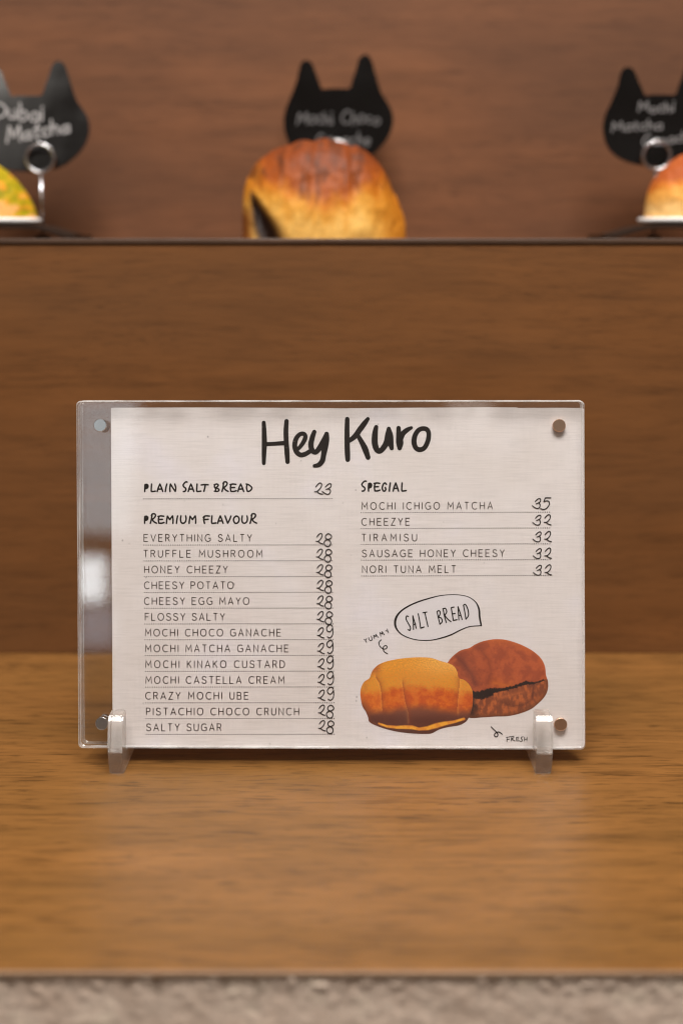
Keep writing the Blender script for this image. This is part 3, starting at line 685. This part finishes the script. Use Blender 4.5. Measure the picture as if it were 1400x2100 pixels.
def choco_col(x, y, d):
    n1 = fbm(x / 26, y / 26, 2); n2 = fbm(x / 110, y / 110, 5); n3 = fbm(x / 13, y / 13, 9)
    c = mix((184, 88, 48), (158, 72, 42), sm(-.3, .4, n2)); c = mix(c, (196, 98, 46), 0.7 * sm(900, 500, y) * sm(500, 700, x) * sm(120, 20, d))
    c = mix(c, (118, 54, 36), max(0, n1) * 0.35); c = mix(c, (208, 118, 68), max(0, -n3) * 0.25)
    c = mix(c, (110, 52, 40), 0.75 * math.exp(-segdist(x, y, [(200, 720), (290, 820), (390, 960), (430, 1060)])[0] / 55.0))
    c = mix(c, (120, 52, 34), 0.55 * math.exp(-segdist(x, y, [(480, 640), (590, 780), (620, 920), (570, 1060)])[0] / 34.0))
    c = mix(c, (200, 104, 36), 0.7 * math.exp(-segdist(x, y, [(660, 1050), (760, 1080), (860, 1090)])[0] / 36.0))
    slit = [(360, 1190, 70), (500, 1200, 96), (600, 1165, 96), (660, 1140, 52), (760, 1135, 36), (900, 1100, 34), (1040, 1050, 38), (1100, 1058, 26), (1160, 1050, 24), (1255, 1016, 10)]
    under = y > (1200 if x < 600 else 1150 - (x - 640) * 0.24 + 10)
    if under:
        f = fbm(x / 50, y / 110, 11)
        c = mix((160, 84, 46), (128, 66, 40), sm(-.3, .3, f)); c = mix(c, (186, 98, 50), 0.8 * sm(0.0, .4, -f))
        c = mix(c, (96, 46, 32), 0.75 * math.exp(-segdist(x, y, [(1115, 1070), (1125, 1150), (1105, 1250)])[0] / 16.0))
        c = mix(c, (104, 52, 30), 0.7 * math.exp(-segdist(x, y, [(740, 1270), (860, 1330), (1000, 1320), (1080, 1270)])[0] / 20.0))
        c = mix(c, (190, 104, 56), 0.6 * math.exp(-segdist(x, y, [(720, 1230), (850, 1200), (1000, 1160)])[0] / 26.0))
        c = mix(c, (52, 26, 18), sm(500, 400, x + 40 * n2) * 0.9)
        c = mix(c, (118, 64, 34), 0.7 * sm(70, 5, d))
    dd, sd, w = segdist(x, y, slit)
    c = mix(c, (34, 16, 11), sm(w * .62, w * .42, dd + 16 * n1))
    c = mix(c, (212, 112, 58), 0.35 * sm(26, 5, d) * (1 if y < 1000 else 0)); c = mix(c, (90, 44, 26), 0.5 * sm(24, 2, d) * sm(1100, 1300, y))
    k = 1 + 0.08 * n3 + 0.03 * n1
    return tuple(max(4, min(250, v * k)) for v in c)
picture('printed_bread', [(60, 860), (100, 810), (150, 745), (250, 667), (360, 635), (430, 592), (520, 556), (640, 532), (760, 532), (880, 560), (1000, 606), (1120, 672), (1210, 752), (1262, 850), (1276, 960), (1300, 1040), (1296, 1140), (1250, 1230), (1170, 1310), (1090, 1370), (960, 1420), (820, 1450), (680, 1455), (520, 1465), (360, 1470), (200, 1400), (120, 1150)],
        choco_col, 900, 1220, 5.833, dd=0.0)

# magnets
def cyl(x, z, r, d0, d1, n=40, bev=0.00025):
    V = []; F = []
    for dd, rr in ((d0, r - bev), (d0 + bev, r), (d1 - bev, r), (d1, r - bev)):
        for k in range(n): V.append((x + rr * math.cos(2 * math.pi * k / n), dd, z + rr * math.sin(2 * math.pi * k / n)))
    F.append(tuple(reversed(range(n)))); F.append(tuple(range(3 * n, 4 * n)))
    for r_ in range(3):
        for i in range(n):
            j = (i + 1) % n; F.append((r_ * n + i, r_ * n + j, (r_ + 1) * n + j, (r_ + 1) * n + i))
    return V, F
M_MAGNET_REFL = simple('magnet_brown_reflection', (0.78, 0.53, 0.38, 1), 0.30, 1.0)  # right-hand magnets: the brown they mirror is put into the metal colour
for px, py, mt in ((205, 872, M_MAGNET), (208.5, 1484.5, M_MAGNET), (1146.5, 872.5, M_MAGNET_REFL), (1149.5, 1486.5, M_MAGNET_REFL)):
    x, _, z = SF.loc(px, py, 0.003 if px > 300 else 0.0)
    V1, F1 = cyl(x, z, 0.0029, 0.0036 if px > 300 else 0.0006, 0.0056)
    obj('magnet', V1, F1, mt, sign)
    V2, F2 = cyl(x, z, 0.0028, 0.0066, 0.0106)
    if px < 300: obj('rear_magnet', V2, F2, mt, sign)

# ------------------------------------------------------------------ acrylic feet
def foot(label, px0, px1):
    # side profile (y, z) of the easel: bulging lip, notch, low bar and rear prop
    def tz(y): return y
    lip_f = catmull([(-0.0082, 0.0), (-0.0108, 0.0060), (-0.0118, 0.0130), (-0.0104, 0.0195), (-0.0085, 0.0243)], 6) + [(-0.0066, 0.0262)]
    back = [(0.0028, 0.0262), (-0.0004, 0.0085), (0.0116, 0.0064), (0.0185, 0.0400), (0.0245, 0.0400), (0.0300, 0.0200), (0.0420, 0.0)]
    prof = lip_f + back
    a = at(px0, 1590, -0.0082); b = at(px1, 1590, -0.0082); x0, x1 = a.x, b.x; xm = (x0 + x1) / 2
    n = len(prof); bm = bmesh.new()
    A = [bm.verts.new((x0 - xm, y, z)) for y, z in prof]; B = [bm.verts.new((x1 - xm, y, z)) for y, z in prof]
    bm.faces.new(A); bm.faces.new(list(reversed(B)))
    for i in range(n): bm.faces.new((A[i], B[i], B[(i + 1) % n], A[(i + 1) % n]))
    bmesh.ops.recalc_face_normals(bm, faces=bm.faces)
    bmesh.ops.bevel(bm, geom=[e for e in bm.edges if abs(e.verts[0].co.x - e.verts[1].co.x) < 1e-6 or e.calc_face_angle(0) > 0.5], offset=0.0004, segments=2, affect='EDGES')
    o = obj_bm('display_foot', bm, M_FOOT); o.location = (xm, 0, 0.0002)
    return tag(o, label, 'display stand', 'clear feet under the menu holder')
foot('clear acrylic foot under the bare left end of the menu holder', 225.5, 255)
foot('clear acrylic foot under the right end of the menu holder beside the word FRESH', 1096, 1129)

# ------------------------------------------------------------------ upper shelf: breads
def bun(name, label, prof, yc, zb, wmax, colf, group=None, nu=150, nv=90, groove=None):
    # prof: (world x, height) silhouette; each cross section is a flattened arch
    P = catmull(prof, 10); Ls = [0]
    for a, b in zip(P, P[1:]): Ls.append(Ls[-1] + math.hypot(b[0] - a[0], b[1] - a[1]))
    def samp(s):
        s *= Ls[-1]; k = 0
        while k < len(Ls) - 2 and Ls[k + 1] < s: k += 1
        t = (s - Ls[k]) / ((Ls[k + 1] - Ls[k]) or 1); return P[k][0] + (P[k + 1][0] - P[k][0]) * t, P[k][1] + (P[k + 1][1] - P[k][1]) * t
    hm = max(p[1] for p in prof); xa, xb = P[0][0], P[-1][0]
    V = []; F = []; cols = []
    for i in range(nu + 1):
        x, h = samp(i / nu); h = max(h, 1e-4)
        e = max(0.0, 1 - abs(2 * (x - xa) / (xb - xa) - 1) ** 2.6)
        wd = wmax * (0.10 + 0.90 * math.sqrt(e)) * (0.45 + 0.55 * h / hm)
        for j in range(nv + 1):
            a = math.pi * j / nv
            ca, sa = math.cos(a), math.sin(a)
            y = -wd * math.copysign(abs(ca) ** 1.0, ca); z = h * abs(sa) ** 0.80
            gx, gd = (groove(x, z / hm, y) if groove else (0, 0))
            dn = (noise.noise(Vector((x * 48, y * 48, z * 48 + 3))) * 0.0017 + noise.noise(Vector((x * 120, y * 120, z * 110 + 8))) * 0.0006 + noise.noise(Vector((x * 260, y * 260, z * 260))) * 0.0006) * min(1, z / 0.004)
            nrm = Vector((0, -ca, sa)); sh = (dn - gd)
            V.append((x, yc + y + nrm.y * sh, zb + max(0.0, z + nrm.z * sh ))); cols.append(colf((x - xa) / (xb - xa), z / hm, x, y, z, gd))
    for i in range(nu):
        for j in range(nv):
            a = i * (nv + 1) + j; F.append((a, a + 1, a + nv + 2, a + nv + 1))
    F.append(tuple(range(nv, -1, -1))); F.append(tuple(nu * (nv + 1) + j for j in range(nv + 1)))
    xm = (xa + xb) / 2
    o = obj(name, [(v[0] - xm, v[1] - yc, v[2] - zb) for v in V], F, M_CRUST, smooth=True); o.location = (xm, yc, zb)
    att = o.data.color_attributes.new('Col', 'FLOAT_COLOR', 'POINT')
    for k, c in enumerate(cols): att.data[k].color = lin(tuple(max(2, min(250, q)) for q in c))
    return tag(o, label, 'bread', group)
YM = 0.262
mid_px = [(100, 1186), (97, 1080), (104, 980), (124, 880), (168, 782), (245, 700), (345, 643), (470, 610), (600, 606), (720, 620), (820, 652), (900, 716), (968, 815), (1014, 925), (1050, 1010), (1080, 1090), (1088, 1186)]
def topx(px, py, y):
    p = at(px, py, y); return (p.x, p.z - ZU)
prof_m = []
for X, Y in mid_px:
    x, h = topx(460 + X / 2.917, 80 + Y / 2.917, YM); prof_m.append((x, max(h, 0)))
prof_m[0] = (prof_m[0][0] + 0.001, 0); prof_m[-1] = (prof_m[-1][0] - 0.001, 0)
for i in range(1, len(prof_m)):              # keep the silhouette single-valued in x
    if prof_m[i][0] <= prof_m[i - 1][0]: prof_m[i] = (prof_m[i - 1][0] + 0.0002, prof_m[i][1])
xm0, xm1 = prof_m[0][0], prof_m[-1][0]
def grm(x, h, y):
    u = (x - xm0) / (xm1 - xm0); g_ = 0
    uw = u + 0.020 * noise.noise(Vector((h * 3.0, y * 30, 1.5))) + 0.008 * noise.noise(Vector((h * 9.0, y * 90, 4.5)))
    for c, w, a in ((0.43 - 0.10 * (1 - h), 0.030, 0.0022), (0.66 + 0.03 * (1 - h), 0.014, 0.0030), (0.88 + 0.08 * (1 - h), 0.03, 0.0018)):
        g_ += a * math.exp(-((uw - c) / w) ** 2) * sm(0.25, 0.65, h) * (0.4 + 0.5 * max(0, noise.noise(Vector((u * 8, h * 6, 2))) + 0.4))
    if y < 0 and h < 0.5: g_ += 0.007 * math.exp(-((uw - 0.115 - 0.24 * (0.28 - h)) / (0.055 * sm(0.5, 0.05, h) + 0.008)) ** 2) * sm(0.50, 0.34, h)
    return 0, g_
def colm(u, h, x, y, z, gd):
    n = fbm(x * 60, z * 60, y * 40); n2 = fbm(x * 240, z * 120, 4); n3 = fbm(x * 130, z * 25, 9)
    line = 0.56 + 0.10 * math.sin(u * 7 + 1.2) - 0.10 * sm(0.6, 0.95, u) + 0.10 * n + 0.07 * n3
    hh = h - line
    c = mix((220, 172, 88), (208, 146, 54), sm(-0.45, -0.20, hh + 0.08 * n2))
    c = mix(c, (190, 112, 24), sm(-0.22, -0.04, hh))
    c = mix(c, (150, 72, 14), sm(-0.08, 0.08, hh))
    c = mix(c, (124, 56, 12), sm(0.06, 0.30, hh))
    c = mix(c, (96, 44, 12), 0.7 * sm(0.05, 0.5, n3) * sm(-0.2, 0.0, hh))
    c = mix(c, (196, 116, 20), 0.75 * sm(0.74, 0.96, u) * sm(0.8, 0.5, h))
    c = mix(c, (200, 124, 30), 0.6 * sm(0.16, 0.02, u) * sm(0.3, 0.5, h))
    c = mix(c, (78, 38, 18), 0.55 * sm(0.25, 0.6, n2 + 0.6 * n) * sm(0.45, 0.6, h))
    c = mix(c, (100, 50, 18), min(1, gd / 0.0030) * 0.6 * sm(0.3, 0.55, h))
    if y < 0:
        w = math.exp(-((u - 0.115 - 0.24 * (0.25 - h)) / (0.058 * sm(0.52, 0.05, h) + 0.006)) ** 2) * sm(0.50, 0.40, h)
        c = mix(c, (34, 17, 9), min(1, w * 1.7))
        c = mix(c, (112, 54, 14), 0.8 * sm(0.09, 0.02, u) * sm(0.36, 0.2, h))
    return c
bun('salt_bread', 'split golden bun with brown top in front of the middle black card', prof_m, YM, ZU, 0.031, colm, groove=grm)

# curved dark trays with white plates, left and right
YT = 0.235
def tray(label, plabel, side):
    pts_px = [(-260, 478), (-160, 466), (-60, 460), (10, 459), (45, 461), (72, 461), (98, 467), (128, 477), (158, 488)]
    if side > 0: pts_px = [(1400 - x, y) for x, y in [(-240, 480), (-140, 468), (-60, 460), (-10, 458), (30, 459), (70, 461), (98, 467), (135, 478), (165, 488)]]
    P = [at(px, py, YT) for px, py in pts_px]; P = catmull([(p.x, p.z) for p in P], 6)
    th = 0.0022; V = []; F = []; n = len(P); d0, d1 = YT - 0.006, YT + 0.050
    xm = sum(p[0] for p in P) / n
    for x, z in P:
        z = max(z, ZU + 0.0002 + th)
        for y, dz in ((d0, 0), (d1, 0), (d1, -th), (d0, -th)): V.append((x - xm, y - YT, z + dz - ZU))
    for i in range(n - 1):
        a = 4 * i; b = a + 4
        for q in range(4): F.append((a + q, a + (q + 1) % 4, b + (q + 1) % 4, b + q))
    F.append((0, 1, 2, 3)); F.append(tuple(4 * (n - 1) + q for q in (3, 2, 1, 0)))
    o = obj('curved_tray', V, F, M_TRAY, smooth=False); o.location = (xm, YT, ZU)
    tag(o, label, 'tray', 'curved trays on the upper shelf')
    # white plate on it
    xe = at(66 if side < 0 else 1326, 455, YT).x; zt = max(z for x, z in P) + 0.0001
    cx = xe + side * 0.060; bm = bmesh.new(); N_ = 64; prof = [(0.0, 0.0), (0.035, 0.0), (0.055, 0.0002), (0.0595, 0.0008), (0.060, 0.0030), (0.058, 0.0036), (0.052, 0.0020), (0.0, 0.0016)]
    rings = []
    for r, z in prof:
        if r == 0: rings.append([bm.verts.new((0, 0, z))])
        else: rings.append([bm.verts.new((r * math.cos(2 * math.pi * k / N_), 0.58 * r * math.sin(2 * math.pi * k / N_), z)) for k in range(N_)])
    for A, B in zip(rings, rings[1:]):
        for k in range(N_):
            k2 = (k + 1) % N_
            if len(A) == 1: bm.faces.new((A[0], B[k2], B[k]))
            elif len(B) == 1: bm.faces.new((A[k], A[k2], B[0]))
            else: bm.faces.new((A[k], A[k2], B[k2], B[k]))
    pl = obj_bm('plate', bm, M_PLATE, smooth=True); pl.location = (cx, YT + 0.027, zt)
    tag(pl, plabel, 'plate', 'white plates on the curved trays')
    return zt + 0.0016, cx
zl, cl = tray('dark curved tray on the upper shelf under the green bread at the left', 'white plate under the yellow-green bread at the left edge', -1)
zr, cr = tray('dark curved tray on the upper shelf under the bread at the right', 'white plate under the brown-topped bread at the right edge', 1)
YS = YT + 0.027
def prof_px(L, zb, extra, sign_):
    out = []
    for px, py in L:
        p = at(px, py, YS); out.append((p.x, max(p.z - zb, 0)))
    return out
Lp = [(-190, 449), (-196, 420), (-180, 380), (-140, 345), (-90, 326), (-50, 322), (-20, 328), (0, 339), (20, 354), (40, 376), (58, 402), (72, 428), (79, 449)]
def mono(p):
    p = list(p); p[0] = (p[0][0], 0); p[-1] = (p[-1][0], 0)
    for i in range(1, len(p)):
        if p[i][0] <= p[i - 1][0]: p[i] = (p[i - 1][0] + 0.0003, p[i][1])
    return p
def coll(u, h, x, y, z, gd):
    n = fbm(x * 70, z * 70, y * 40 + 2); n2 = fbm(x * 160, z * 160, 4)
    c = mix((150, 138, 8), (186, 152, 6), sm(-.3, .3, n)); c = mix(c, (206, 168, 10), 0.5 * sm(0.5, 0.9, h))
    c = mix(c, (222, 150, 40), 0.9 * sm(0.12, 0.42, n2 - 0.35 * h + 0.18)); c = mix(c, (226, 170, 96), sm(0.25, 0.5, n - 0.5 * h + 0.25))
    return c
bun('matcha_bread', 'yellow-green powdered bread cut by the left edge of the photo', mono(prof_px(Lp, zl, 0, -1)), YS, zl, 0.026, coll)
Rp = [(1321, 446), (1322, 420), (1328, 392), (1340, 366), (1358, 344), (1380, 328), (1402, 318), (1450, 312), (1510, 318), (1560, 340), (1590, 380), (1600, 420), (1602, 446)]
def colr(u, h, x, y, z, gd):
    n = fbm(x * 90, z * 90, y * 40 + 6); hh = h + 0.12 * n
    c = mix((236, 190, 120), (226, 160, 74), sm(0.1, 0.35, hh)); c = mix(c, (202, 118, 40), sm(0.36, 0.52, hh)); c = mix(c, (166, 82, 34), sm(0.50, 0.66, hh))
    c = mix(c, (150, 66, 24), 0.7 * math.exp(-((u - 0.24 - 0.1 * h) / 0.03) ** 2)); return c
bun('salt_bread', 'pale bun with brown top cut by the right edge of the photo', mono(prof_px(Rp, zr, 0, 1)), YS, zr, 0.028, colr)

# ------------------------------------------------------------------ cat-head price cards and their clips
HEAD = [(630, 295), (585, 298), (572, 270), (553, 222), (532, 165), (515, 136), (490, 127), (464, 137), (447, 180), (436, 235), (418, 290), (395, 350), (370, 410), (356, 480), (362, 555), (384, 618), (427, 668), (490, 704), (580, 728), (680, 736), (780, 729), (850, 709), (905, 674), (960, 616), (992, 560), (1008, 495), (1000, 430), (972, 375), (940, 325), (918, 262), (898, 190), (876, 120), (850, 94), (826, 97), (803, 124), (786, 185), (765, 245), (748, 292), (690, 295)]
HEADP = [(460 + x / 2.917 - 694, 80 + y / 2.917 - 240) for x, y in HEAD]
LC = {
 'M': (1.0, [[(0, 0), (.15, 1.2)], [(.15, 1.2), (.5, .35)], [(.5, .35), (.9, 1.2)], [(.9, 1.2), (1, 0)]]),
 'C': (.8, [[(.75, 1.0), (.45, 1.2), (.1, .8), (.05, .35), (.35, 0), (.8, .15)]]),
 'G': (.9, [[(.75, 1.0), (.45, 1.2), (.1, .8), (.05, .35), (.4, 0), (.8, .2), (.8, .5), (.5, .5)]]),
 'D': (.85, [[(.1, 1.2), (.1, 0)], [(.0, 1.2), (.6, 1.1), (.85, .6), (.6, .1), (.0, 0)]]),
 'o': (.6, [[(.3, .7), (.05, .5), (.1, .1), (.35, 0), (.6, .3), (.5, .65), (.3, .7)]]),
 'c': (.5, [[(.5, .6), (.25, .7), (.03, .35), (.2, 0), (.5, .1)]]),
 'h': (.55, [[(.05, 1.25), (.05, 0)], [(.05, .4), (.3, .7), (.5, .5), (.52, 0)]]),
 'i': (.1, [[(.05, .7), (.05, 0)], [(.05, .98), (.06, 1.05)]]),
 'a': (.6, [[(.55, .65), (.25, .7), (.03, .35), (.2, 0), (.5, .2)], [(.55, .7), (.6, 0)]]),
 'n': (.55, [[(.05, .7), (.05, 0)], [(.05, .4), (.3, .7), (.5, .5), (.52, 0)]]),
 'e': (.5, [[(.05, .35), (.5, .4), (.4, .68), (.15, .65), (.03, .3), (.2, 0), (.5, .1)]]),
 'u': (.55, [[(.05, .7), (.08, .15), (.3, 0), (.5, .25)], [(.52, .7), (.55, 0)]]),
 'b': (.55, [[(.05, 1.25), (.05, .05)], [(.05, .5), (.35, .68), (.55, .35), (.35, 0), (.05, .05)]]),
 't': (.45, [[(.22, 1.1), (.22, .1), (.42, 0)], [(.0, .72), (.45, .75)]]),
}
def script_line(fl, text, x0, x1, y, hgt, rise, w):
    tw = sum(LC[c][0] if c != ' ' else 0.45 for c in text) + 0.18 * (len(text) - 1); s = (x1 - x0) / tw; x = x0
    for c in text:
        if c != ' ':
            jy = random.uniform(-0.13, 0.13) * hgt; js = random.uniform(0.85, 1.12); sk = random.uniform(-0.12, 0.2) * hgt
            for st in LC[c][1]:
                fl.ribbon(catmull([(x + p[0] * s + sk * p[1] * 0.5, y + jy - p[1] * hgt * js - rise * (x + p[0] * s - x0) / (x1 - x0)) for p in st], 4), w)
            x += (LC[c][0] + 0.18) * s
        else: x += 0.63 * s
def card(ci, label, cxp, cyp, scale, sy, y, lean, roll, yaw, lines, w):
    c0 = at(cxp, cyp, y); fr = Frame(c0, lean, roll, yaw)
    t = math.radians(0)
    pts = [fr.loc(cxp + x * scale, cyp + yy * sy) for x, yy in catmull(HEADP, 4, closed=True)]
    n = len(pts); th = 0.0028
    bm = bmesh.new(); A = [bm.verts.new(p) for p in pts]; B = [bm.verts.new((p[0], th, p[2])) for p in pts]
    f = bm.faces.new(A); bm.faces.new(list(reversed(B)))
    for i in range(n): bm.faces.new((A[i], B[i], B[(i + 1) % n], A[(i + 1) % n]))
    o = obj_bm('cat_shaped_card', bm, M_CARD); o.matrix_world = fr.M
    tag(o, label, 'card', 'black cat-head price cards')
    fl = Flat(fr, -0.0002)
    for tx, x0, x1, yy, hh, rise in lines: script_line(fl, tx, x0, x1, yy, hh, rise, w)
    fl.build('card_lettering', CHALK[ci], o)
    return fr
YC = 0.318
card(0, 'black cat-head card reading Mochi Choco Ganache, behind the middle bun', 694, 240, 1.0, 1.0, YC, R_(6), 0, 0,
     [('Mochi Choco', 609, 778, 256, 22, 2), ('Ganache', 648, 757, 299, 22, 2)], 3.6)
card(1, 'black cat-head card with greyish glare and two handwritten lines, cut by the left edge', 61, 256, 1.10, 1.02, YC - 0.030, R_(12), 0, R_(5),
     [('Dubai', -14, 88, 244, 26, -2), ('Matcha', 15, 142, 290, 24, 16)], 4.6)
card(2, 'black cat-head card with three handwritten lines, cut by the right edge', 1359, 252, 1.10, 0.98, YC - 0.028, R_(4), 0, R_(-4),
     [('Mochi', 1308, 1380, 230, 18, 1), ('Matcha', 1254, 1356, 272, 18, 8), ('Ganache', 1316, 1424, 300, 18, 10)], 3.4)

def torus(R1, r, nu=48, nv=12):
    V = []; F = []
    for i in range(nu):
        a = 2 * math.pi * i / nu
        for j in range(nv):
            b = 2 * math.pi * j / nv
            V.append(((R1 + r * math.cos(b)) * math.cos(a), r * math.sin(b), (R1 + r * math.cos(b)) * math.sin(a)))
    for i in range(nu):
        for j in range(nv):
            F.append((i * nv + j, ((i + 1) % nu) * nv + j, ((i + 1) % nu) * nv + (j + 1) % nv, i * nv + (j + 1) % nv))
    return V, F
def clip(label, px, py, y):
    c = at(px, py, y); rt = empty('card_clip', Matrix.Translation((c.x, y, ZU))); tag(rt, label, 'card clip', 'wire card clips on the upper shelf')
    hz = c.z - ZU; R1, r = 0.0083, 0.00085
    for dy in (-0.0013, 0.0013):
        V, F = torus(R1, r); o = obj('ring', [(a, b + dy, cc + hz) for a, b, cc in V], F, M_STEEL, rt, smooth=True)
    bm = bmesh.new(); bmesh.ops.create_cone(bm, segments=16, radius1=0.0009, radius2=0.0009, depth=hz - R1 - 0.002, cap_ends=True)
    for v in bm.verts: v.co.z += (hz - R1 - 0.002) / 2 + 0.002
    obj_bm('rod', bm, M_STEEL, rt, smooth=True)
    bm = bmesh.new(); bmesh.ops.create_cone(bm, segments=40, radius1=0.006, radius2=0.0055, depth=0.0022, cap_ends=True)
    for v in bm.verts: v.co.z += 0.0012
    obj_bm('base', bm, M_STEEL, rt)
clip('wire clip with a bright double ring before the left card', 83, 324, YC - 0.038)
clip('wire clip with a sparkling double ring before the right card', 1345, 319, YC - 0.036)
clip('wire clip mostly hidden behind the middle bun, only its ring top showing', 692, 317, YC - 0.008)
